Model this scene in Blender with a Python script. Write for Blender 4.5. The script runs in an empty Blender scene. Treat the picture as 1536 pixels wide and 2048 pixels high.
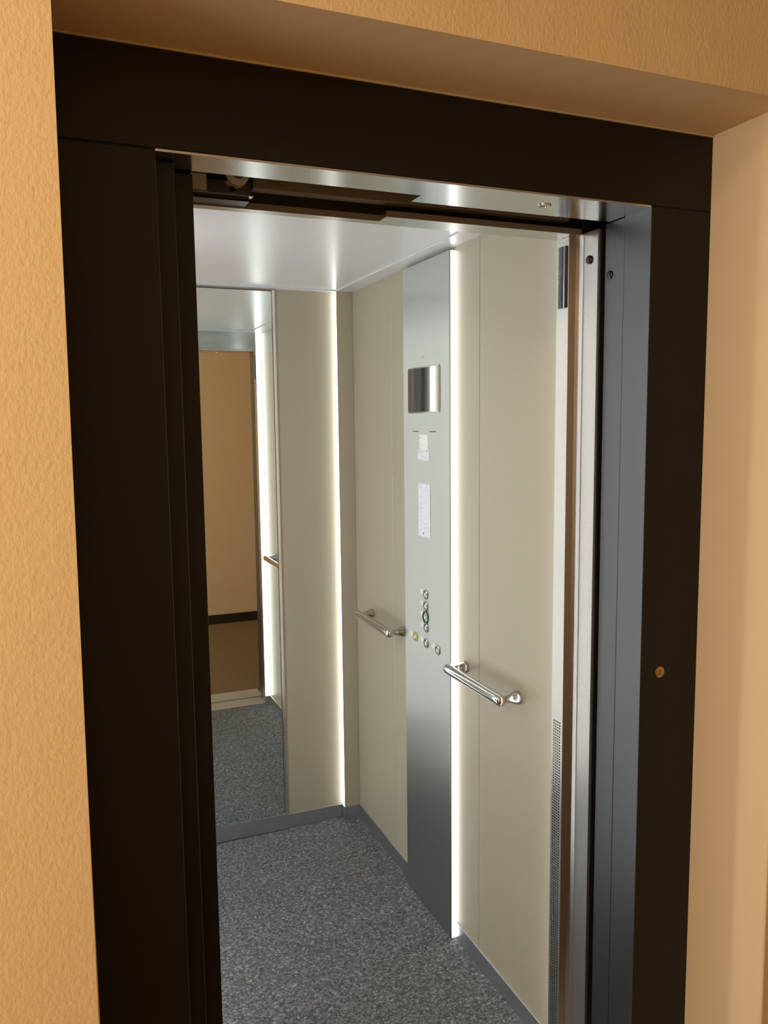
import bpy, bmesh, math, random
from mathutils import Vector, Matrix

S = bpy.context.scene
COL = S.collection
random.seed(4)

# ------------------------------------------------------------------ fitted place
ZT, ZH = 2.158, 2.010                 # top of frame / underside of frame header
XR, XI, XIL, XWL = 1.2483, 1.1018, 0.1774, 0.0317
D = 0.2023                            # depth of the plaster recess
XC, XL = 1.1044, 0.0040               # lift car side walls
YB, YF = 1.6984, 0.265                # lift car back wall / rear of its front return
YCOL, XCOL = 1.6673, 1.0384
ZC = 2.10
XP, YP0, YP1, ZPT = 1.0859, 1.1505, 0.8175, 2.0908
CY0 = -1.77                           # opposite corridor wall
CXL, CXR, CZ = -2.6, 3.0, 2.62

# ------------------------------------------------------------------ materials
def mat(name, col, rough=0.5, metal=0.0, spec=0.5, emit=None, estr=0.0, coat=0.0, coat_rough=0.1):
    m = bpy.data.materials.new(name); m.use_nodes = True
    b = m.node_tree.nodes['Principled BSDF']
    b.inputs['Base Color'].default_value = (*col, 1)
    b.inputs['Roughness'].default_value = rough
    b.inputs['Metallic'].default_value = metal
    b.inputs['Specular IOR Level'].default_value = spec
    b.inputs['Coat Weight'].default_value = coat
    b.inputs['Coat Roughness'].default_value = coat_rough
    if emit:
        b.inputs['Emission Color'].default_value = (*emit, 1)
        b.inputs['Emission Strength'].default_value = estr
    return m

def N(m, t, **kw):
    n = m.node_tree.nodes.new(t)
    for k, v in kw.items():
        if k in n.inputs: n.inputs[k].default_value = v
        else: setattr(n, k, v)
    return n
def L(m, a, b): m.node_tree.links.new(a, b)
def bsdf(m): return m.node_tree.nodes['Principled BSDF']

def mapped(m, scale):
    tc = N(m, 'ShaderNodeTexCoord'); mp = N(m, 'ShaderNodeMapping')
    mp.inputs['Scale'].default_value = scale
    L(m, tc.outputs['Object'], mp.inputs['Vector'])
    return mp.outputs['Vector']

def add_noise_bump(m, scale, strength, dist=0.002, detail=3.0, rough=0.55):
    v = mapped(m, scale)
    n = N(m, 'ShaderNodeTexNoise'); n.inputs['Scale'].default_value = 1.0
    n.inputs['Detail'].default_value = detail; n.inputs['Roughness'].default_value = rough
    L(m, v, n.inputs['Vector'])
    bp = N(m, 'ShaderNodeBump'); bp.inputs['Strength'].default_value = strength
    bp.inputs['Distance'].default_value = dist
    L(m, n.outputs['Fac'], bp.inputs['Height']); L(m, bp.outputs['Normal'], bsdf(m).inputs['Normal'])
    return n

def brushed(name, col, rough, scale, amp=0.06, metal=1.0, bump=0.0):
    m = mat(name, col, rough, metal)
    v = mapped(m, scale)
    n = N(m, 'ShaderNodeTexNoise'); n.inputs['Scale'].default_value = 1.0; n.inputs['Detail'].default_value = 4
    L(m, v, n.inputs['Vector'])
    r = N(m, 'ShaderNodeMapRange'); r.inputs['To Min'].default_value = rough - amp; r.inputs['To Max'].default_value = rough + amp
    L(m, n.outputs['Fac'], r.inputs['Value']); L(m, r.outputs['Result'], bsdf(m).inputs['Roughness'])
    if bump:
        bp = N(m, 'ShaderNodeBump'); bp.inputs['Strength'].default_value = bump; bp.inputs['Distance'].default_value = 0.0005
        L(m, n.outputs['Fac'], bp.inputs['Height']); L(m, bp.outputs['Normal'], bsdf(m).inputs['Normal'])
    return m

M = {}
WALLC = (0.690, 0.485, 0.235)
M['plaster'] = mat('textured_orange_plaster', WALLC, 0.85, spec=0.2)
add_noise_bump(M['plaster'], (190, 190, 120), 0.42, 0.0020, 3.0, 0.5)
M['plaster_smooth'] = mat('smooth_orange_plaster', (0.670, 0.465, 0.250), 0.8, spec=0.25)
add_noise_bump(M['plaster_smooth'], (60, 60, 60), 0.10, 0.001)
M['bead'] = mat('corner_bead', (0.56, 0.42, 0.22), 0.7)
M['opposite'] = mat('opposite_plaster', (0.74, 0.55, 0.33), 0.85, spec=0.2)
M['white_ceiling'] = mat('white_paint', (0.75, 0.70, 0.60), 0.8)
M['brown_carpet'] = mat('brown_carpet', (0.115, 0.068, 0.028), 0.95, spec=0.1)
M['skirting'] = mat('dark_skirting', (0.020, 0.012, 0.007), 0.5)

M['frame'] = mat('black_brown_paint', (0.0085, 0.0062, 0.0036), 0.50, spec=0.32)
n = add_noise_bump(M['frame'], (900, 900, 900), 0.12, 0.0004)
M['frame_seam'] = mat('black_seam', (0.002, 0.002, 0.002), 0.8)
M['door_black'] = mat('black_door_paint', (0.0055, 0.0045, 0.0040), 0.42, spec=0.3)
M['jamb_grey'] = brushed('grey_jamb_metal', (0.125, 0.128, 0.132), 0.40, (60, 60, 1.2), 0.02)
M['header_steel'] = brushed('header_steel', (0.60, 0.62, 0.64), 0.20, (2, 300, 300), 0.015)
M['steel'] = brushed('brushed_steel', (0.60, 0.595, 0.58), 0.27, (300, 300, 2), 0.005)
M['panel_steel'] = brushed('panel_steel', (0.60, 0.612, 0.60), 0.31, (300, 300, 2), 0.02)
m = M['panel_steel']; tg = N(m, 'ShaderNodeTangent', direction_type='RADIAL', axis='Z')
L(m, tg.outputs['Tangent'], bsdf(m).inputs['Tangent']); bsdf(m).inputs['Anisotropic'].default_value = 0.90
M['kick_steel'] = brushed('kick_steel', (0.60, 0.62, 0.65), 0.32, (2, 2, 300), 0.015)
M['chrome'] = mat('polished_chrome', (0.60, 0.595, 0.585), 0.13, 1.0)
M['bracket_chrome_darkened'] = mat('bracket_chrome_darkened', (0.46, 0.45, 0.435), 0.16, 1.0)  # chrome darkened in colour for the dark corridor reflected in the brackets
M['strip_chrome'] = mat('edge_strip_chrome', (0.78, 0.77, 0.75), 0.12, 1.0)
M['mirror'] = mat('mirror_glass', (0.80, 0.865, 0.82), 0.0, 1.0)
M['dark'] = mat('dark_void', (0.006, 0.005, 0.004), 0.7)
M['operator'] = mat('operator_cover', (0.20, 0.165, 0.115), 0.55)
M['lip_reflection'] = mat('lip_brown_reflection', (0.20, 0.168, 0.128), 0.5)  # brown of reflected corridor light, put into the lip's front colour
M['steel_dark'] = brushed('darkened_brown_steel', (0.34, 0.31, 0.265), 0.34, (300, 300, 2), 0.012)  # brown corridor reflection put into the colour; also the dull edge profile
M['black_rubber'] = mat('black_rubber', (0.008, 0.008, 0.009), 0.28)
M['brass'] = mat('brass', (0.55, 0.36, 0.14), 0.35, 1.0)
M['sill_metal'] = mat('sill_aluminium', (0.66, 0.64, 0.60), 0.42, 0.7)
M['cream'] = mat('cream_plastic', (0.70, 0.66, 0.55), 0.45)
M['screen'] = mat('display_glass', (0.52, 0.52, 0.53), 0.04, 0.95, coat=1.0, coat_rough=0.02)
M['indicator'] = mat('indicator_glass', (0.018, 0.022, 0.032), 0.12, coat=0.6)
M['indicator_line'] = mat('indicator_line', (0.45, 0.46, 0.50), 0.4)
M['label_pad'] = mat('floor_tag', (0.92, 0.92, 0.87), 0.5)
M['label_yellow'] = mat('yellowish_tag', (0.90, 0.88, 0.70), 0.5)
M['green'] = mat('green_plastic', (0.020, 0.115, 0.070), 0.35)
M['yellow'] = mat('yellow_plastic', (0.52, 0.48, 0.16), 0.35)
M['slot'] = mat('slot_black', (0.03, 0.03, 0.03), 0.6)
M['shaft'] = mat('shaft_concrete', (0.03, 0.028, 0.025), 0.9)
M['lamp_glass'] = mat('lamp_opal', (0.9, 0.85, 0.75), 0.5, emit=(1.0, 0.86, 0.68), estr=4.0)

# beige car panels: satin laminate
M['beige'] = mat('beige_panel', (0.480, 0.443, 0.335), 0.38, spec=0.5, metal=0.20)
M['beige_edge'] = mat('beige_joint', (0.62, 0.58, 0.46), 0.35, 0.3)
# car ceiling: satin white metal
M['cab_ceiling'] = mat('satin_white_metal', (0.86, 0.88, 0.93), 0.27, 0.18)
M['cab_border'] = mat('satin_white_border', (0.80, 0.82, 0.86), 0.27, 0.18)

# speckled grey floor covering
m = mat('speckled_grey_floor', (0.1, 0.1, 0.1), 0.75, spec=0.25); M['cab_floor'] = m
v = mapped(m, (1, 1, 1))
n1 = N(m, 'ShaderNodeTexVoronoi'); n1.inputs['Scale'].default_value = 210; n1.inputs['Randomness'].default_value = 1.0
n3 = N(m, 'ShaderNodeTexNoise'); n3.inputs['Scale'].default_value = 330; n3.inputs['Detail'].default_value = 2
L(m, v, n3.inputs['Vector'])
off = N(m, 'ShaderNodeMix', data_type='RGBA', blend_type='ADD'); off.inputs[0].default_value = 0.006
L(m, v, off.inputs[6]); L(m, n3.outputs['Color'], off.inputs[7]); L(m, off.outputs[2], n1.inputs['Vector'])
sp = N(m, 'ShaderNodeSeparateColor'); L(m, n1.outputs['Color'], sp.inputs[0])
cr = N(m, 'ShaderNodeValToRGB')
cr.color_ramp.elements[0].position = 0.0; cr.color_ramp.elements[0].color = (0.062, 0.066, 0.070, 1)
cr.color_ramp.elements[1].position = 1.0; cr.color_ramp.elements[1].color = (0.37, 0.385, 0.395, 1)
e = cr.color_ramp.elements.new(0.55); e.color = (0.150, 0.157, 0.163, 1)
e = cr.color_ramp.elements.new(0.88); e.color = (0.215, 0.224, 0.230, 1)
L(m, sp.outputs[0], cr.inputs['Fac'])
n2 = N(m, 'ShaderNodeTexNoise'); n2.inputs['Scale'].default_value = 70; n2.inputs['Detail'].default_value = 2
L(m, v, n2.inputs['Vector'])
mr = N(m, 'ShaderNodeMapRange'); mr.inputs['From Min'].default_value = 0.3; mr.inputs['From Max'].default_value = 0.7
mr.inputs['To Min'].default_value = 0.78; mr.inputs['To Max'].default_value = 1.2
L(m, n2.outputs['Fac'], mr.inputs['Value'])
mx = N(m, 'ShaderNodeMix', data_type='RGBA', blend_type='MULTIPLY'); mx.inputs[0].default_value = 1.0
L(m, cr.outputs['Color'], mx.inputs[6]); L(m, mr.outputs['Result'], mx.inputs[7])
L(m, mx.outputs[2], bsdf(m).inputs['Base Color'])
# brown carpet mottling
m = M['brown_carpet']; v = mapped(m, (1, 1, 1))
n1 = N(m, 'ShaderNodeTexNoise'); n1.inputs['Scale'].default_value = 120; n1.inputs['Detail'].default_value = 4
L(m, v, n1.inputs['Vector'])
cr = N(m, 'ShaderNodeValToRGB')
cr.color_ramp.elements[0].position = 0.3; cr.color_ramp.elements[0].color = (0.120, 0.075, 0.034, 1)
cr.color_ramp.elements[1].position = 0.7; cr.color_ramp.elements[1].color = (0.250, 0.165, 0.085, 1)
L(m, n1.outputs['Fac'], cr.inputs['Fac']); L(m, cr.outputs['Color'], bsdf(m).inputs['Base Color'])

# light strips
LEDC = (0.97, 0.985, 1.0)
M['led'] = mat('led_diffuser', (0.9, 0.9, 0.9), 0.5, emit=LEDC, estr=3.3)
M['led_front'] = mat('led_diffuser_front', (0.9, 0.9, 0.9), 0.5, emit=LEDC, estr=4.2)
M['led_fill'] = mat('led_diffuser_fill', (0.9, 0.9, 0.9), 0.5, emit=LEDC, estr=8.6)  # added left wall strip, strength set by the car's brightness
M['led_back_fill'] = mat('led_diffuser_back_fill', (0.9, 0.9, 0.9), 0.5, emit=LEDC, estr=8.0)  # assumed back left strip, strength set to brighten the car
# printed paper
def paper(name, base, ink, zscale, lo, hi):
    m = mat(name, base, 0.6)
    v = mapped(m, (1, 25, zscale))
    w = N(m, 'ShaderNodeTexNoise'); w.inputs['Scale'].default_value = 1; w.inputs['Detail'].default_value = 1
    L(m, v, w.inputs['Vector'])
    cr = N(m, 'ShaderNodeValToRGB')
    cr.color_ramp.elements[0].position = lo; cr.color_ramp.elements[0].color = (*ink, 1)
    cr.color_ramp.elements[1].position = hi; cr.color_ramp.elements[1].color = (*base, 1)
    L(m, w.outputs['Fac'], cr.inputs['Fac']); L(m, cr.outputs['Color'], bsdf(m).inputs['Base Color'])
    return m
M['paper'] = paper('printed_notice', (0.86, 0.89, 0.96), (0.72, 0.76, 0.85), 330, 0.36, 0.46)
M['sticker'] = paper('pale_sticker', (0.90, 0.95, 0.93), (0.62, 0.74, 0.73), 160, 0.28, 0.40)
M['sticker_lower'] = paper('lined_sticker', (0.86, 0.88, 0.93), (0.58, 0.60, 0.70), 230, 0.36, 0.46)

# ------------------------------------------------------------------ mesh helpers
class MB:
    def __init__(self): self.bm = bmesh.new()
    def box(self, x0, x1, y0, y1, z0, z1, bev=0.0, seg=1):
        g = bmesh.ops.create_cube(self.bm, size=1.0)
        vs = g['verts']
        for v in vs:
            v.co = Vector((x0 if v.co.x < 0 else x1, y0 if v.co.y < 0 else y1, z0 if v.co.z < 0 else z1))
        if bev > 0:
            es = list({e for v in vs for e in v.link_edges})
            bmesh.ops.bevel(self.bm, geom=es, offset=bev, segments=seg, affect='EDGES', profile=0.5, clamp_overlap=True)
        return self
    def lathe(self, prof, origin, axis, seg=32):
        """prof: list of (t along axis, radius); revolved about axis through origin"""
        a = Vector(axis).normalized()
        u = a.orthogonal().normalized(); w = a.cross(u)
        o = Vector(origin); rings = []
        for t, r in prof:
            if r <= 1e-6: rings.append([self.bm.verts.new(o + a * t)])
            else: rings.append([self.bm.verts.new(o + a * t + (u * math.cos(2*math.pi*k/seg) + w * math.sin(2*math.pi*k/seg)) * r) for k in range(seg)])
        for A, B in zip(rings, rings[1:]):
            for k in range(seg):
                k2 = (k + 1) % seg
                if len(A) == 1 and len(B) == 1: continue
                if len(A) == 1: self.bm.faces.new((A[0], B[k2], B[k]))
                elif len(B) == 1: self.bm.faces.new((A[k], A[k2], B[0]))
                else: self.bm.faces.new((A[k], A[k2], B[k2], B[k]))
        return self
    def prism(self, pts, axis, a0, a1):
        """pts: 2D outline in the plane perpendicular to axis ('x': (y,z); 'y': (x,z); 'z': (x,y))"""
        def P(p, a):
            return {'x': (a, p[0], p[1]), 'y': (p[0], a, p[1]), 'z': (p[0], p[1], a)}[axis]
        A = [self.bm.verts.new(P(p, a0)) for p in pts]; B = [self.bm.verts.new(P(p, a1)) for p in pts]
        self.bm.faces.new(A); self.bm.faces.new(B[::-1])
        k = len(pts)
        for i in range(k): self.bm.faces.new((A[i], B[i], B[(i+1) % k], A[(i+1) % k]))
        return self
    def build(self, name, material, parent=None, smooth=None, base=None):
        bmesh.ops.recalc_face_normals(self.bm, faces=self.bm.faces)
        me = bpy.data.meshes.new(name)
        org = Vector(base) if base is not None else Vector((0, 0, 0))
        self.bm.to_mesh(me); self.bm.free()
        mats = material if isinstance(material, (list, tuple)) else [material]
        for mm in mats: me.materials.append(mm)
        if smooth:
            for p in me.polygons: p.use_smooth = True
            try: me.set_sharp_from_angle(angle=math.radians(smooth))
            except Exception: pass
        o = bpy.data.objects.new(name, me); COL.objects.link(o)
        if base is not None: me.transform(Matrix.Translation(-org)); o.location = org
        if parent is not None:
            o.parent = parent
            o.location = o.location - wloc(parent)
        return o

def wloc(o):
    v = Vector(o.location)
    while o.parent: o = o.parent; v += o.location
    return v

def tag(o, label, cat, group=None, kind=None):
    o['label'] = label; o['category'] = cat
    if group: o['group'] = group
    if kind: o['kind'] = kind
    return o
def empty(name, loc):
    o = bpy.data.objects.new(name, None); o.empty_display_size = 0.05
    COL.objects.link(o); o.location = loc
    return o
def note(o, label): o['label'] = label; return o
def copy_tree(o, parent=None):
    c = o.copy(); COL.objects.link(c)
    if parent: c.parent = parent
    for ch in list(o.children): copy_tree(ch, c)
    return c

# ================================================================== CORRIDOR
b = MB()
pts = [(CXL, 0), (XWL, 0), (XWL, ZT), (XR, ZT), (XR, 0), (CXR, 0), (CXR, CZ), (CXL, CZ)]
b.prism(pts, 'y', -D, 0.0)
es = []
for e_ in b.bm.edges:
    a_, c_ = e_.verts[0].co, e_.verts[1].co
    if abs(a_.y + D) < 1e-5 and abs(c_.y + D) < 1e-5:
        on = lambda q: (abs(q.x - XWL) < 1e-4 or abs(q.x - XR) < 1e-4 or (abs(q.z - ZT) < 1e-4 and XWL - 1e-4 <= q.x <= XR + 1e-4)) and q.z < ZT + 1e-4
        if on(a_) and on(c_): es.append(e_)
bmesh.ops.bevel(b.bm, geom=es, offset=0.007, segments=6, affect='EDGES', profile=0.5)
b.bm.normal_update()
bmesh.ops.recalc_face_normals(b.bm, faces=b.bm.faces)
for f in b.bm.faces:
    if abs(f.normal.y) > 0.99: f.material_index = 0
    elif abs(f.normal.y) > 0.05 and abs(f.normal.x) > 0.05 : f.material_index = 2
    else: f.material_index = 1
w = b.build('wall_landing', [M['plaster'], M['plaster_smooth'], M['bead']])
tag(w, 'orange textured plaster wall with deep recess around the lift entrance', 'wall', kind='structure')

w = MB().box(CXL, CXR, CY0 - 0.1, CY0, 0, CZ).build('wall_opposite', M['opposite'])
tag(w, 'plain orange corridor wall seen in the mirror, facing the lift', 'wall', kind='structure')
w = MB().box(CXL, CXR, CY0, CY0 + 0.012, 0, 0.075, 0.002).build('baseboard_opposite', M['skirting'])
tag(w, 'dark brown skirting along the orange wall in the mirror', 'baseboard', kind='structure')
# end walls
w = MB().box(CXR, CXR + 0.1, CY0 - 0.1, 0, 0, CZ).build('wall_corridor_right', M['opposite'])
tag(w, 'orange end wall of the corridor beyond the lift', 'wall', kind='structure')
b = MB()
wy0, wy1, wz0, wz1 = -1.70, -0.24, 0.75, 2.30
b.box(CXL - 0.1, CXL, CY0 - 0.1, wy0, 0, CZ).box(CXL - 0.1, CXL, wy1, 0, 0, CZ)
b.box(CXL - 0.1, CXL, wy0, wy1, 0, wz0).box(CXL - 0.1, CXL, wy0, wy1, wz1, CZ)
w = b.build('wall_corridor_left', M['opposite'])
tag(w, 'orange end wall of the corridor with the assumed window', 'wall', kind='structure')
win = empty('assumed_window_1', (CXL - 0.05, (wy0 + wy1) / 2, wz0)); tag(win, 'assumed white framed corridor window, out of view, letting in daylight', 'window', kind='structure')  # window out of view, assumed and widened for the corridor light
b = MB(); t = 0.05
b.box(CXL - 0.08, CXL - 0.02, wy0, wy0 + t, wz0, wz1).box(CXL - 0.08, CXL - 0.02, wy1 - t, wy1, wz0, wz1)
b.box(CXL - 0.08, CXL - 0.02, wy0 + t, wy1 - t, wz0, wz0 + t).box(CXL - 0.08, CXL - 0.02, wy0 + t, wy1 - t, wz1 - t, wz1)
b.build('window_frame', M['white_ceiling'], win)
gm = bpy.data.materials.new('window_glass'); gm.use_nodes = True
nt = gm.node_tree; nt.nodes.remove(nt.nodes['Principled BSDF'])
tr = nt.nodes.new('ShaderNodeBsdfTransparent'); gl = nt.nodes.new('ShaderNodeBsdfGlossy'); gl.inputs['Roughness'].default_value = 0.02
ms = nt.nodes.new('ShaderNodeMixShader'); ms.inputs[0].default_value = 0.06
nt.links.new(tr.outputs[0], ms.inputs[1]); nt.links.new(gl.outputs[0], ms.inputs[2])
nt.links.new(ms.outputs[0], nt.nodes['Material Output'].inputs['Surface'])
MB().box(CXL - 0.053, CXL - 0.047, wy0 + t, wy1 - t, wz0 + t, wz1 - t).build('window_pane', gm, win)

w = MB().box(CXL, CXR, CY0 - 0.1, -0.05, -0.05, 0.0).build('floor_landing', M['brown_carpet'])
tag(w, 'brown carpet floor of the corridor seen in the mirror', 'floor', kind='structure')
w = MB().box(CXL, CXR, CY0 - 0.1, 0, CZ, CZ + 0.05).build('ceiling_landing', M['white_ceiling'])
tag(w, 'pale corridor ceiling', 'ceiling', kind='structure')

# ================================================================== LANDING DOOR FRAME
fr = empty('door_1', ((XWL + XR) / 2, 0.04, 0.0))
tag(fr, 'black-brown metal lift door frame set into the orange plaster recess', 'door frame', kind='structure')
g = 0.0012
# header: black face plate + brushed steel underside
MB().box(XWL, XR, 0.0, 0.076, ZH + 0.004, ZT - 0.0015, 0.0008).build('header', M['frame'], fr)
b = MB()
b.prism([(XIL, 0.0015), (XI - 0.0004, 0.0015), (XI - 0.0004, 0.124), (0.650, 0.124), (0.650, 0.0805), (XIL, 0.0805)], 'z', ZH, ZH + 0.0035)
note(b.build('header_soffit', M['header_steel'], fr), 'brushed steel underside of the header')
# left jamb with its rear step
def glint_edged(b):
    bmesh.ops.recalc_face_normals(b.bm, faces=b.bm.faces); b.bm.normal_update()
    for f in b.bm.faces: f.material_index = 1 if (f.normal.x > 0.3 and f.normal.y < -0.3) else 0  # lighter metal on these bevels imitates light glinting along the edges
    return b
glint_edged(MB().box(XWL + 0.0005, XIL, 0.0, 0.040, 0.0, ZH + 0.004 - 2*g, 0.0009)).build('jamb', [M['frame'], M['jamb_grey']], fr)
glint_edged(MB().box(XWL + 0.03, 0.2098, 0.0412, 0.079, 0.0, ZH - 0.002, 0.0009)).build('jamb_step', [M['door_black'], M['jamb_grey']], fr)
# right jamb, black face and grey return
b = MB(); b.box(XI, XR - 0.0005, 0.0, 0.0785, 0.0, ZH + 0.004 - 2*g, 0.0008)
bmesh.ops.recalc_face_normals(b.bm, faces=b.bm.faces); b.bm.normal_update()
for f in b.bm.faces: f.material_index = 1 if f.normal.x < -0.8 else 0
b.build('jamb', [M['frame'], M['jamb_grey']], fr)
note(MB().box(XI, 1.16, 0.0795, 0.1388, 0.0, ZH - 0.001, 0.0006).build('jamb_return', M['jamb_grey'], fr), 'grey inner return of the right jamb')
# dark joint line between header and jambs
b = MB(); b.box(XWL + 0.001, XIL - 0.001, 0.0025, 0.03, ZH + 0.0005, ZH + 0.0050).box(XI + 0.002, XR - 0.001, 0.0025, 0.03, ZH + 0.0005, ZH + 0.0050)
b.build('joint', M['frame_seam'], fr)
# sealant bead along the plaster
b = MB(); b.box(XWL, XR, -0.004, 0.001, ZT - 0.0035, ZT, 0.001)
b.build('sealant', M['bead'], fr)
# bumper hole on the grey return, screw eye in the header, lock cover
bp_ = note(MB().lathe([(0, 0.0), (0, .0085), (-.002, .0085), (-.004, .006), (-.0045, 0)], (XI, 0.122, 1.9035), (1, 0, 0), 24).build('bumper', M['black_rubber'], fr, smooth=40), 'black rubber bumper')
r_ = MB().lathe([(0, 0.0135), (-0.0015, 0.0135), (-0.002, 0.012), (-0.002, 0.0085), (-0.0005, 0.008), (0, 0.008)], (0.8995, 0.0796 - 0.018, ZH), (0, 0, 1), 28).build('sensor_ring', M['chrome'], fr, smooth=40)
MB().lathe([(0, 0.008), (-0.0006, 0.0078), (-0.0008, 0)], (0.8995, 0.0796 - 0.018, ZH), (0, 0, 1), 20).build('sensor_eye', M['indicator'], r_, smooth=40)
k_ = note(MB().lathe([(0, 0.0115), (0.0012, 0.0115), (0.002, 0.0105), (0.0022, 0)], (1.1512, 0.0, 1.0849), (0, -1, 0), 28).build('lock_cover', M['brass'], fr, smooth=40), 'round brass lock cover')
MB().box(1.1500, 1.1524, -0.0026, -0.0020, 1.0800, 1.0898).build('key_slot', M['slot'], k_)

# open landing door leaf, parked at the left
dl = empty('sliding_door', (0.0, 0.1025, 0.0)); tag(dl, 'black landing door leaf slid open at the left of the entrance', 'door')
MB().box(-0.62, 0.2455, 0.086, 0.119, 0.006, ZH - 0.003, 0.0012, 2).build('leaf', M['door_black'], dl)
note(MB().box(0.2455, 0.2462, 0.094, 0.111, 0.006, ZH - 0.01).build('edge_strip', M['frame_seam'], dl), 'black rubber edge strip')

# ================================================================== CAR ENTRANCE
# header lip of the car, stepped, with its steel rear face
hd = empty('trim_1', (0.55, 0.23, 2.0)); tag(hd, 'brushed steel lintel over the lift car entrance', 'lintel', kind='structure')
b = MB()
b.prism([(XL, 0.240), (0.634, 0.240), (0.634, 0.203), (1.0885, 0.203), (1.0885, YF), (XL, YF)], 'z', 2.0, 2.012)
bmesh.ops.recalc_face_normals(b.bm, faces=b.bm.faces); b.bm.normal_update()
for f in b.bm.faces: f.material_index = 1 if f.normal.y < -0.8 else 0  # front faces of the steel lip get the painted corridor reflection
b.build('lip', [M['steel'], M['lip_reflection']], hd)
MB().box(XL + 0.034, 1.0705, 0.252, YF + 0.0020, 2.0125, ZC).build('rear_plate', M['header_steel'], hd)
MB().box(XL, XC, 0.252, YF - 0.001, 2.0125, ZC).build('corner_plate', M['steel'], hd)
MB().box(XL, 1.15, 0.243, 0.2515, 2.0125, 2.16).build('backing', M['dark'], hd)
# door operator above the opening
op = MB().box(0.375, 1.06, 0.207, 0.232, 2.0285, 2.13, 0.002).build('door_operator', M['operator'])
tag(op, 'dark brown door operator housing above the lift car entrance', 'door operator')
# hanger of the car door with roller
hg = empty('door_hanger', (0.31, 0.205, 2.01)); tag(hg, 'steel door hanger bracket with pale roller at the upper left corner', 'door hanger')
MB().box(0.262, 0.2885, 0.196, 0.203, 2.0120, 2.043, 0.0006).build('end_plate', M['cream'], hg)
MB().box(0.2895, 0.3685, 0.199, 0.205, 2.0125, 2.036, 0.0006).build('bracket', M['steel'], hg)
MB().box(0.262, 0.3705, 0.190, 0.206, 2.0095, 2.0122, 0.0005).build('flange', M['steel'], hg)
MB().box(0.258, 0.364, 0.198, 0.238, 2.0020, 2.0092).build('rubber_strip', M['black_rubber'], hg)
MB().lathe([(0, .0055), (.002, .0050), (.0025, 0)], (0.3345, 0.199, 2.0215), (0, -1, 0), 20).build('bolt', M['black_rubber'], hg, smooth=40)
ro = MB().lathe([(0, .012), (0, .0205), (.002, .0215), (.010, .0215), (.012, .0205), (.012, .012)], (0.343, 0.198, 2.0490), (0, -1, 0), 40).build('roller', M['cream'], hg, smooth=40)
MB().lathe([(0.001, 0.012), (0.009, 0.012), (0.009, 0)], (0.343, 0.198, 2.0490), (0, -1, 0), 24).build('roller_hub', M['operator'], ro, smooth=40)
# car door leaf parked at the left
cd = MB().box(-0.62, 0.225, 0.160, 0.196, 0.008, 1.998, 0.0012, 2).build('sliding_door', M['steel'])
tag(cd, 'brushed steel lift car door leaf slid open behind the black one', 'door')

# right entrance post
po = empty('trim_2', (1.09, 0.21, 0.0)); tag(po, 'steel closing post on the right of the lift car entrance', 'post', kind='structure')
b = MB()
b.prism([(1.0900, 0.1484), (1.0900, 0.1984), (1.0878, 0.2225), (1.13, 0.2225), (1.13, 0.1484)], 'z', 0.0, 2.0015)
b.build('closing_jamb', M['steel'], po)
zg0, zg1 = 0.055, 0.912
b = MB()
b.prism([(1.070, 0.2227), (1.1035, 0.2227), (1.1035, 0.2505), (1.1035, YF), (1.070, YF)], 'z', zg1, 1.9995)
b.box(1.0780, 1.1035, 0.2227, YF, 0.0, zg1)
b.box(1.070, 1.0780, 0.2227, 0.2245, 0.0, zg1).box(1.070, 1.0780, YF - 0.0018, YF, 0.0, zg1).box(1.070, 1.0780, 0.2245, YF - 0.0018, 0, zg0)
bmesh.ops.recalc_face_normals(b.bm, faces=b.bm.faces); b.bm.normal_update()
for f in b.bm.faces: f.material_index = 1 if f.normal.y < -0.8 else 0  # front-facing steel coloured as if reflecting the brown corridor
b.build('return_post', [M['steel'], M['steel_dark']], po)
MB().box(1.0772, 1.0779, 0.2246, YF - 0.0019, zg0, zg1).build('grille_backing', M['frame_seam'], po)
# perforated plate, real holes: 4 columns
b = MB(); rows, cols = 124, 4
py0, py1 = 0.2233, YF - 0.0004
cy = [0.2567 - 0.00773 * k for k in range(4)]
ybr = [py1, cy[0] + .003865, (cy[0]+cy[1])/2, (cy[1]+cy[2])/2, (cy[2]+cy[3])/2, cy[3] - .003865, py0]
pz = 0.00676; zt = zg1 - 0.003
def q(*p): b.bm.faces.new([b.bm.verts.new((1.0702, y, z)) for y, z in p])
zb = zt - rows * pz
q((ybr[0], zb), (ybr[1], zb), (ybr[1], zt), (ybr[0], zt)); q((ybr[5], zb), (ybr[6], zb), (ybr[6], zt), (ybr[5], zt))
q((ybr[0], zt), (ybr[6], zt), (ybr[6], zg1), (ybr[0], zg1)); q((ybr[0], zg0), (ybr[6], zg0), (ybr[6], zb), (ybr[0], zb))
rad = 0.0023
for r in range(rows):
    z0 = zt - (r + 1) * pz; z1 = z0 + pz; zc = (z0 + z1) / 2
    for c in range(cols):
        ya, yb = ybr[c+1], ybr[c+2]; yc = cy[c]
        outer = [(ya, z0), (yc, z0), (yb, z0), (yb, zc), (yb, z1), (yc, z1), (ya, z1), (ya, zc)]
        inner = []
        for (yy, zz) in outer:
            dy, dz = yy - yc, zz - zc; l = math.hypot(dy, dz)
            inner.append((yc + dy/l*rad*1.15, zc + dz/l*rad))
        for k in range(8):
            q(outer[k], outer[(k+1) % 8], inner[(k+1) % 8], inner[k])
bmesh.ops.remove_doubles(b.bm, verts=b.bm.verts, dist=1e-5)
note(b.build('ventilation_grille', M['steel'], po), 'steel strip perforated with four columns of small holes')
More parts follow.
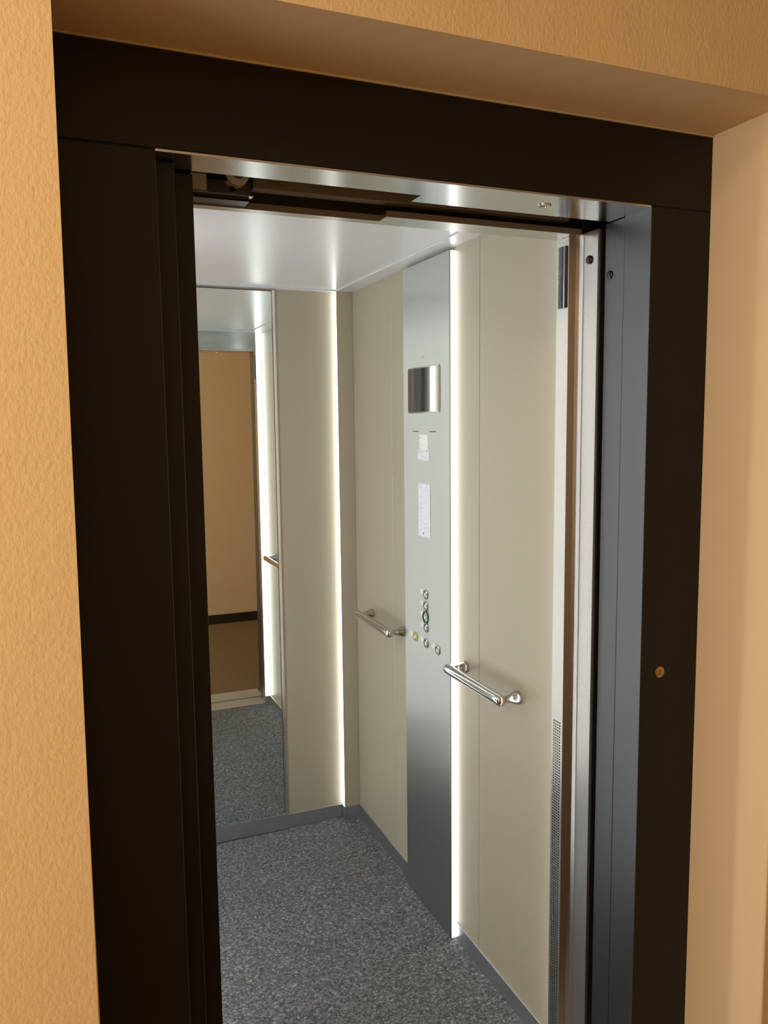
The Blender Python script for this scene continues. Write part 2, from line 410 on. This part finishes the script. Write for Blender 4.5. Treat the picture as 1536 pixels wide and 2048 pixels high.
note(MB().lathe([(0, 0.0), (0, .0092), (-.003, .0092), (-.0055, .0065), (-.006, 0)], (1.0900, 0.1755, 1.943), (1, 0, 0), 24).build('bumper', M['black_rubber'], po, smooth=40), 'black rubber bumper')

# floor indicator on the post
fi = empty('floor_indicator', (1.066, 0.242, 1.915)); tag(fi, 'slim dark floor indicator mounted high on the steel entrance post', 'floor indicator')
yi0, yi1 = 0.2262, 0.2612; zi0, zi1 = 1.8500, 1.9815
def bow(y, d): t = (y - (yi0 + yi1) / 2) / ((yi1 - yi0) / 2); return 1.0697 - d - 0.0035 * (1 - t * t)
ys = [yi0 + (yi1 - yi0) * k / 12 for k in range(13)]
MB().prism([(bow(y, 0.001), y) for y in ys] + [(1.0697, yi1), (1.0697, yi0)], 'z', zi0, zi1).build('housing', M['indicator'], fi, smooth=30)
b = MB()
for yc in (yi0 + 0.006, yi1 - 0.010):
    b.box(bow(yc, 0.0016), bow(yc, 0.0006), yc - 0.0006, yc + 0.0006, zi0 + 0.001, zi1 - 0.001)
b.build('divider', M['indicator_line'], fi)
b = MB(); yc = yi1 - 0.010
for zz in (1.9065, 1.9255): b.box(bow(yc, 0.0018), bow(yc, 0.0004) , yc - 0.004, yc + 0.004, zz - 0.0007, zz + 0.0007)
b.build('mark', M['indicator_line'], fi)

# sills
sl = empty('trim_3', (0.65, 0.02, 0.0)); tag(sl, 'grooved metal sill of the landing seen in the mirror', 'sill', kind='structure')
b = MB()
b.box(XIL, XI, -0.05, 0.084, -0.03, -0.004)
for k in range(7):
    y0 = -0.05 + k * 0.0196
    b.box(XIL, XI, y0, y0 + 0.0160, -0.006, 0.001, 0.0008)
b.build('tread', M['sill_metal'], sl)
s2 = empty('trim_4', (0.65, 0.16, 0.0)); tag(s2, 'grooved metal sill of the lift car seen in the mirror', 'sill', kind='structure')
b = MB(); b.box(XL, 1.088, 0.110, 0.222, -0.03, -0.004)
for k in range(4):
    y0 = 0.110 + k * 0.0200
    b.box(XL, 1.088, y0, y0 + 0.0165, -0.006, 0.001, 0.0008)
b.box(XL, 1.088, 0.191, 0.222, -0.006, 0.002, 0.0008)
b.build('tread', M['sill_metal'], s2)

# ================================================================== LIFT CAR SHELL
w = MB().box(XL - 0.03, XC + 0.03, 0.222, YB + 0.03, -0.04, 0.0).build('floor', M['cab_floor'])
tag(w, 'speckled grey floor covering of the lift car', 'floor', kind='structure')
# ceiling: recessed centre sheet and border
ce = empty('ceiling', (0.55, 1.0, ZC)); tag(ce, 'white satin metal lift car ceiling with narrow border', 'ceiling', kind='structure')
MB().box(XL, XC, YF, YB, ZC + 0.0045, ZC + 0.02).build('centre_panel', M['cab_ceiling'], ce)
b = MB(); gx0, gx1, gy0, gy1 = XL + (XC - XCOL), XCOL, 0.315, YCOL
b.box(gx1, XC + 0.02, YF, YB + 0.02, ZC, ZC + 0.004).box(XL - 0.02, gx0, YF, YB + 0.02, ZC, ZC + 0.004)
b.box(gx0, gx1, gy1, YB + 0.02, ZC, ZC + 0.004).box(gx0, gx1, YF, gy0, ZC, ZC + 0.004)
b.build('border', M['cab_border'], ce)

def panels_x(name, xw, side, splits, label):
    """side wall of upright laminate sheets with fine open joints; side=+1 right wall"""
    b = MB()
    for y0, y1 in zip(splits, splits[1:]):
        b.box(xw, xw + side * 0.012, y0 + 0.0009, y1 - 0.0009, 0.0, ZC, 0.0008)
    o = b.build(name, M['beige'])
    tag(o, label, 'wall', kind='structure')
    b = MB()
    for y in splits[1:-1]: b.box(xw + side * 0.0015, xw + side * 0.004, y - 0.0009, y + 0.0009, 0.0, ZC)
    b.build('joint', M['beige_edge'], o)
    MB().box(xw + side * 0.0122, xw + side * 0.03, YF - 0.03, YB + 0.03, 0.0, ZC + 0.02).build('backing', M['shaft'], o)
    return o
panels_x('wall_right', XC, 1, [0.2505, 0.677, 0.985, 1.295, YB], 'beige laminate right wall of the lift car with fine upright joints')
panels_x('wall_left', XL, -1, [0.2505, 0.677, 0.985, 1.295, YB], 'beige laminate left wall of the lift car opposite the control panel')
w = MB().box(XL - 0.01, XC + 0.01, YB, YB + 0.03, 0.0, ZC + 0.02).build('wall_back', M['beige'])
tag(w, 'beige laminate back wall of the lift car beside the mirror', 'wall', kind='structure')
# corner columns
w = MB().box(XCOL + 0.002, XC - 0.0003, YCOL, YB - 0.0003, 0.0, ZC - 0.0005, 0.001).build('trim_5', M['beige'])
tag(w, 'narrow beige corner pilaster between light strip and right wall', 'pilaster', kind='structure')
w = MB().box(XL + 0.0003, XL + XC - XCOL - 0.002, YCOL - 0.03, YB - 0.0003, 0.0, ZC - 0.0005, 0.001).build('trim_6', M['beige'])
tag(w, 'narrow beige corner pilaster in the left back corner', 'pilaster', kind='structure')
w = MB().box(XL + 0.0003, XL + 0.0460, YP1, YP0, 0.0, ZC - 0.0005, 0.001).build('trim_7', M['beige'])
tag(w, 'narrow upright pilaster for the added light strip on the unseen left wall', 'pilaster', kind='structure')
# left front return of the car
w = MB().box(XL + 0.0003, 0.05, 0.2227, YF, 0.0, 1.9995, 0.001).build('trim_8', M['steel'])
tag(w, 'steel return post on the left of the lift car entrance', 'post', kind='structure')

# kick plates
ZB = 0.0564; th = 0.004
def kick(name, boxes, label):
    b = MB()
    for bx in boxes: b.box(*bx, 0.0006)
    o = b.build(name, M['kick_steel']); tag(o, label, 'baseboard', kind='structure'); return o
kick('baseboard_back', [(0.8058, XCOL + 0.002 - th - 0.001, YB - th, YB, 0, ZB)], 'brushed steel skirting below the beige back panel')
kick('baseboard_right', [(XC - th, XC, YP0 + 0.0005, YCOL - th - 0.0002, 0, ZB), (XC - th, XC, YF, 0.812, 0, ZB), (XCOL + 0.002 - th, XC, YCOL - th, YCOL, 0, ZB), (XCOL + 0.002 - th, XCOL + 0.002, YCOL + 0.0002, YB - 0.0002, 0, ZB)], 'brushed steel skirting along the right lift car wall')
kick('baseboard_left', [(XL, XL + th, YP0 + 0.001, YCOL - 0.03 - th, 0, ZB), (XL, XL + th, YF, YP1 - 0.01, 0, ZB), (XL, XL + XC - XCOL, YCOL - 0.03 - th, YCOL - 0.03, 0, ZB)], 'brushed steel skirting along the left lift car wall')

# ================================================================== MIRROR
XM0, XM1, XST, YM = XL + XC - 0.8056 + 0.0126, 0.7930, 0.8056, 1.6886
mi = empty('wall_mirror', (0.55, YM, 0.0)); tag(mi, 'tall mirror with polished steel side strip on the beige back wall', 'mirror')
MB().box(XM0, XM1, YM, YM + 0.006, 0.0653, 2.0915).build('mirror_glass', M['mirror'], mi)
b = MB().box(XM1 + 0.0012, XST, YM - 0.003, YB - 0.0003, 0.0653, 2.095, 0.0008)
note(b.build('side_strip', M['strip_chrome'], mi), 'polished steel edge strip')
b = MB().box(XM0 - 0.0126, XM0 - 0.0012, YM - 0.003, YB - 0.0003, 0.0653, 2.095, 0.0008)
note(b.build('side_strip', M['strip_chrome'], mi), 'polished steel edge strip')
b = MB().box(XM0 - 0.0126, XST, YM - 0.001, YB - 0.0003, 0.003, 0.0645, 0.0006)
note(b.build('plinth', M['kick_steel'], mi), 'brushed steel plinth under the glass')
MB().box(XM0, XM1 + 0.0012, YM + 0.0062, YB - 0.0004, 0.0653, 2.0950).build('backing', M['frame_seam'], mi)

# ================================================================== LIGHT STRIPS
G = 'upright light strips of the lift car'
def strip(box, ch, label, loc, led='led'):
    e_ = empty('light_strip', loc); tag(e_, label, 'light strip', G)
    MB().box(*box).build('diffuser', M[led], e_)
    MB().box(*ch).build('channel', M['steel'], e_)
strip((XCOL, XCOL + 0.0016, YCOL + 0.0012, YB - 0.001, ZB, 2.0985), (XCOL + 0.0005, XCOL + 0.0018, YCOL + 0.0002, YCOL + 0.0011, ZB, 2.0985),
      'glowing white light strip in the back right corner', (XCOL, YCOL + 0.015, ZB))
strip((XP + 0.0022, XC - 0.0006, YP1 + 0.0012, YP1 + 0.0040, 0.003, 2.0890), (XP + 0.0018, XC - 0.0004, YP1 + 0.0042, YP1 + 0.0056, 0.0, 2.0895),
      'glowing white light strip along the near edge of the control panel', (XC - 0.01, YP1, 0.0))
xl = XL + XC - XCOL
strip((xl - 0.0016, xl, YCOL - 0.0288, YB - 0.001, 0.002, 2.0985), (xl - 0.0018, xl - 0.0005, YCOL - 0.0298, YCOL - 0.0289, 0.0, 2.0985),
      'assumed white light strip in the back left corner, out of view', (xl, YCOL + 0.015, ZB), 'led_back_fill')  # assumed strip, out of view, sized to brighten the car
strip((XL + 0.0462, XL + 0.0480, YP1 + 0.010, YP1 + 0.150, 0.003, 2.0985), (XL + 0.0461, XL + 0.0482, YP1 + 0.1505, YP1 + 0.1535, 0.0, 2.0985),
      'added white light strip on the unseen left wall, brightening the car', (XL + 0.01, YP1, 0.0), 'led_fill')  # unseen strip, added and widened to light the car

strip((1.0735, 1.1020, YF + 0.0004, YF + 0.0024, ZB, 2.0985), (1.0708, 1.0732, YF + 0.0002, YF + 0.0026, ZB, 2.0985),
      'glowing white light strip in the front right corner, seen in the mirror', (1.088, YF, ZB), 'led_front')
strip((XL + 0.0024, XL + 0.0309, YF + 0.0004, YF + 0.0024, ZB, 2.0985), (XL + 0.0312, XL + 0.0336, YF + 0.0002, YF + 0.0026, ZB, 2.0985),
      'glowing white light strip in the front left corner', (XL + 0.016, YF, ZB), 'led_front')

# ================================================================== CONTROL PANEL
cp = empty('control_panel', (XP + 0.008, (YP0 + YP1) / 2, 0.0)); tag(cp, 'full-height brushed steel lift control panel on the right wall', 'control panel')
b = MB().box(XP, XC - 0.0004, YP1 + 0.006, YP0, 0.0, ZPT, 0.0012, 2)
note(MB().box(XP + 0.0002, XP + 0.0015, YP1 - 0.0015, YP1 + 0.0058, 0.0, ZPT).build('edge_profile', M['steel_dark'], cp), 'dull edge profile beside the light strip')
b.build('faceplate', M['panel_steel'], cp)
def rrect(y0, y1, z0, z1, r, n=6):
    o = []
    for (cy_, cz_, a0) in ((y1 - r, z1 - r, 0), (y0 + r, z1 - r, 90), (y0 + r, z0 + r, 180), (y1 - r, z0 + r, 270)):
        for k in range(n + 1):
            a = math.radians(a0 + 90 * k / n); o.append((cy_ + r * math.cos(a), cz_ + r * math.sin(a)))
    return o
sc = note(MB().prism(rrect(0.8815, 1.1085, 1.6325, 1.7750, 0.010), 'x', XP - 0.0030, XP - 0.0002).build('display', M['chrome'], cp), 'reflective display with dark screen')
MB().prism(rrect(0.8850, 1.1045, 1.6370, 1.7712, 0.008), 'x', XP - 0.0038, XP - 0.0031).build('screen', M['screen'], sc)
MB().lathe([(0, .0042), (-.0012, .0040), (-.0016, .0022), (-.001, 0)], (XP, 0.9992, 1.8043), (1, 0, 0), 18).build('screw', M['chrome'], cp, smooth=40)
for y0, y1 in ((1.0357, 1.0774), (0.9106, 0.9557)):
    MB().box(XP - 0.0008, XP - 0.0001, y0, y1, 1.5747, 1.5773).build('slot', M['slot'], cp)
note(MB().box(XP - 0.0007, XP - 0.0001, 0.9665, 1.0283, 1.5200, 1.5662).build('sticker', M['sticker'], cp), 'pale mint sticker')
note(MB().box(XP - 0.0010, XP - 0.0003, 0.9580, 1.0402, 1.4860, 1.5215).build('sticker', M['sticker_lower'], cp), 'white lined sticker')
nt_ = note(MB().box(XP - 0.0014, XP - 0.0001, 0.9495, 1.0375, 1.2450, 1.4130, 0.0003).build('notice', M['paper'], cp), 'bluish white printed notice sheet')
MB().lathe([(0, .0028), (-.0008, .0025), (-.001, 0)], (XP - 0.0014, 1.000, 1.2560), (1, 0, 0), 14).build('pin', M['slot'], nt_, smooth=40)

def make_button(y, z, ring, cap, lab, big=False):
    r = 0.0205 if big else 0.0160
    rg = MB().lathe([(0, r), (-.0028, r), (-.0040, r - .0012), (-.0040, r - .0040), (-.0026, r - .0046), (0, r - .0046)], (XP, y, z), (1, 0, 0), 36).build('button', M[ring], cp, smooth=35)
    MB().lathe([(0, r - .0047), (-.0018, r - .0050), (-.0030, r - .0085), (-.0016, r*0.25), (-.0014, 0)], (XP, y, z), (1, 0, 0), 32).build('button_cap', M[cap], rg, smooth=35)
    if lab: note(rg, lab)
    return rg
for y, z in ((0.9871, 1.0616), (0.9876, 1.0243), (0.9848, 0.9552), (0.9854, 0.9045), (0.9028, 0.9032)):
    make_button(y, z, 'chrome', 'chrome', None)
make_button(0.9890, 0.9882, 'green', 'chrome', 'button with a green ring', True)
make_button(1.0680, 0.9051, 'yellow', 'chrome', 'alarm button with a yellow ring')
for k, (y, z) in enumerate(((1.0169, 1.0656), (1.0174, 1.0288), (1.0160, 0.9939), (1.0165, 0.9576), (1.0970, 0.9094), (1.0153, 0.9102), (0.9327, 0.9090))):
    mk = M['label_yellow'] if k in (1, 4, 5) else M['label_pad']
    o = MB().box(XP - 0.0012, XP - 0.0001, y - 0.009, y + 0.009, z - 0.0075, z + 0.0075, 0.0004).build('button_tag', mk, cp)

# ================================================================== HANDRAILS
def make_rail(label, yc):
    rx, rz, R = XC - 0.0558, 0.8885, 0.0152
    e_ = empty('handrail', (XC, yc, rz)); tag(e_, label, 'handrail', 'chrome handrails on the right lift car wall')
    y0, y1 = yc - 0.160, yc + 0.160
    prof = []
    for k in range(9):
        a = math.pi / 2 * k / 8; prof.append((R * 0.75 * (1 - math.cos(a)), R * math.sin(a)))
    prof += [(0.032, R), (0.0322, R - 0.0006), (0.0332, R - 0.0006), (0.0334, R)]
    tot = y1 - y0
    full = prof + [(tot - t_, r_) for t_, r_ in reversed(prof)]
    MB().lathe(full, (rx, y0, rz), (0, 1, 0), 40).build('bar', M['chrome'], e_, smooth=40)
    for yy in (y0 + 0.015, y1 - 0.015):
        pr = [(0.004, 0.0), (0.004, 0.0095), (0.013, 0.0092), (0.019, 0.0090), (0.027, 0.0102), (0.036, 0.0130), (0.045, 0.0165), (0.051, 0.0182), (0.0552, 0.0185), (0.0557, 0.0180), (0.0557, 0)]
        MB().lathe(pr, (rx, yy, rz), (1, 0, 0), 36).build('bracket', M['bracket_chrome_darkened'], e_, smooth=40)
    return e_
make_rail('short chrome handrail on the wall panel nearest the entrance', 0.6120)
make_rail('short chrome handrail in the back corner behind the control panel', 1.3490)

# ================================================================== SHAFT (dark surroundings of the gap)
b = MB()
b.box(1.30, 1.36, 0.0, 0.5, -0.3, 2.9).box(-1.0, 1.36, 0.02, 0.06, ZT, 2.9)
w = b.build('wall_shaft', M['shaft']); tag(w, 'dark concrete shaft wall behind the gap beside the lift car', 'wall', kind='structure')

# ================================================================== LIGHTS
def area(name, loc, target, sx, sy, power, col, spread=180):
    l = bpy.data.lights.new(name, 'AREA'); l.shape = 'RECTANGLE'; l.size = sx; l.size_y = sy
    l.energy = power; l.color = col; l.spread = math.radians(spread)
    o = bpy.data.objects.new(name, l); COL.objects.link(o); o.location = loc
    o.rotation_euler = (Vector(target) - Vector(loc)).to_track_quat('-Z', 'Y').to_euler()
    return o
area('daylight', (CXL - 0.16, -0.97, 1.52), (0.5, -0.95, 1.4), 1.46, 1.55, 85, (0.92, 0.96, 1.0))  # area lamp outside the assumed window, standing in for daylight
# assumed round ceiling lamp, unseen, added to light the corridor
cl = empty('assumed_ceiling_lamp', (-0.9, -0.95, CZ)); tag(cl, 'assumed round opal ceiling lamp of the corridor, out of view', 'ceiling lamp')
MB().lathe([(0, .17), (-.02, .17), (-.025, .165), (-.025, 0)], (-0.9, -0.95, CZ), (0, 0, 1), 40).build('lamp_base', M['white_ceiling'], cl, smooth=40)
MB().lathe([(-.025, .16), (-.05, .155), (-.075, .12), (-.088, .06), (-.09, 0)], (-0.9, -0.95, CZ), (0, 0, 1), 40).build('lamp_shade', M['lamp_glass'], cl, smooth=40)
M['lamp_glass'].node_tree.nodes['Principled BSDF'].inputs['Emission Strength'].default_value = 47.0

W = bpy.data.worlds.new('world'); S.world = W; W.use_nodes = True
W.node_tree.nodes['Background'].inputs['Color'].default_value = (0.6, 0.7, 0.85, 1)
W.node_tree.nodes['Background'].inputs['Strength'].default_value = 0.0

# ================================================================== CAMERA
yaw, pitch, roll, f = -0.3908, -0.1103, -0.0113, 1609.39
fw = Vector((math.sin(-yaw) * math.cos(pitch), math.cos(yaw) * math.cos(pitch), math.sin(pitch)))
r0 = Vector((math.cos(yaw), math.sin(yaw), 0)); u0 = r0.cross(fw)
rt = r0 * math.cos(roll) + u0 * math.sin(roll); up = -r0 * math.sin(roll) + u0 * math.cos(roll)
cam = bpy.data.cameras.new('camera'); co = bpy.data.objects.new('camera', cam); COL.objects.link(co)
cam.sensor_fit = 'HORIZONTAL'; cam.sensor_width = 36.0; cam.lens = f * 36.0 / 1536.0
cam.clip_start = 0.02
mw = Matrix((rt, up, -fw)).transposed().to_4x4(); mw.translation = Vector((0.0107, -1.2807, 1.6039))
co.matrix_world = mw
S.camera = co

S.view_settings.view_transform = 'Standard'; S.view_settings.look = 'None'
S.view_settings.exposure = 0.0; S.view_settings.gamma = 1.0; S.view_settings.use_curve_mapping = False
S.cycles.max_bounces = 14; S.cycles.diffuse_bounces = 5; S.cycles.glossy_bounces = 8
S.cycles.sample_clamp_indirect = 6.0
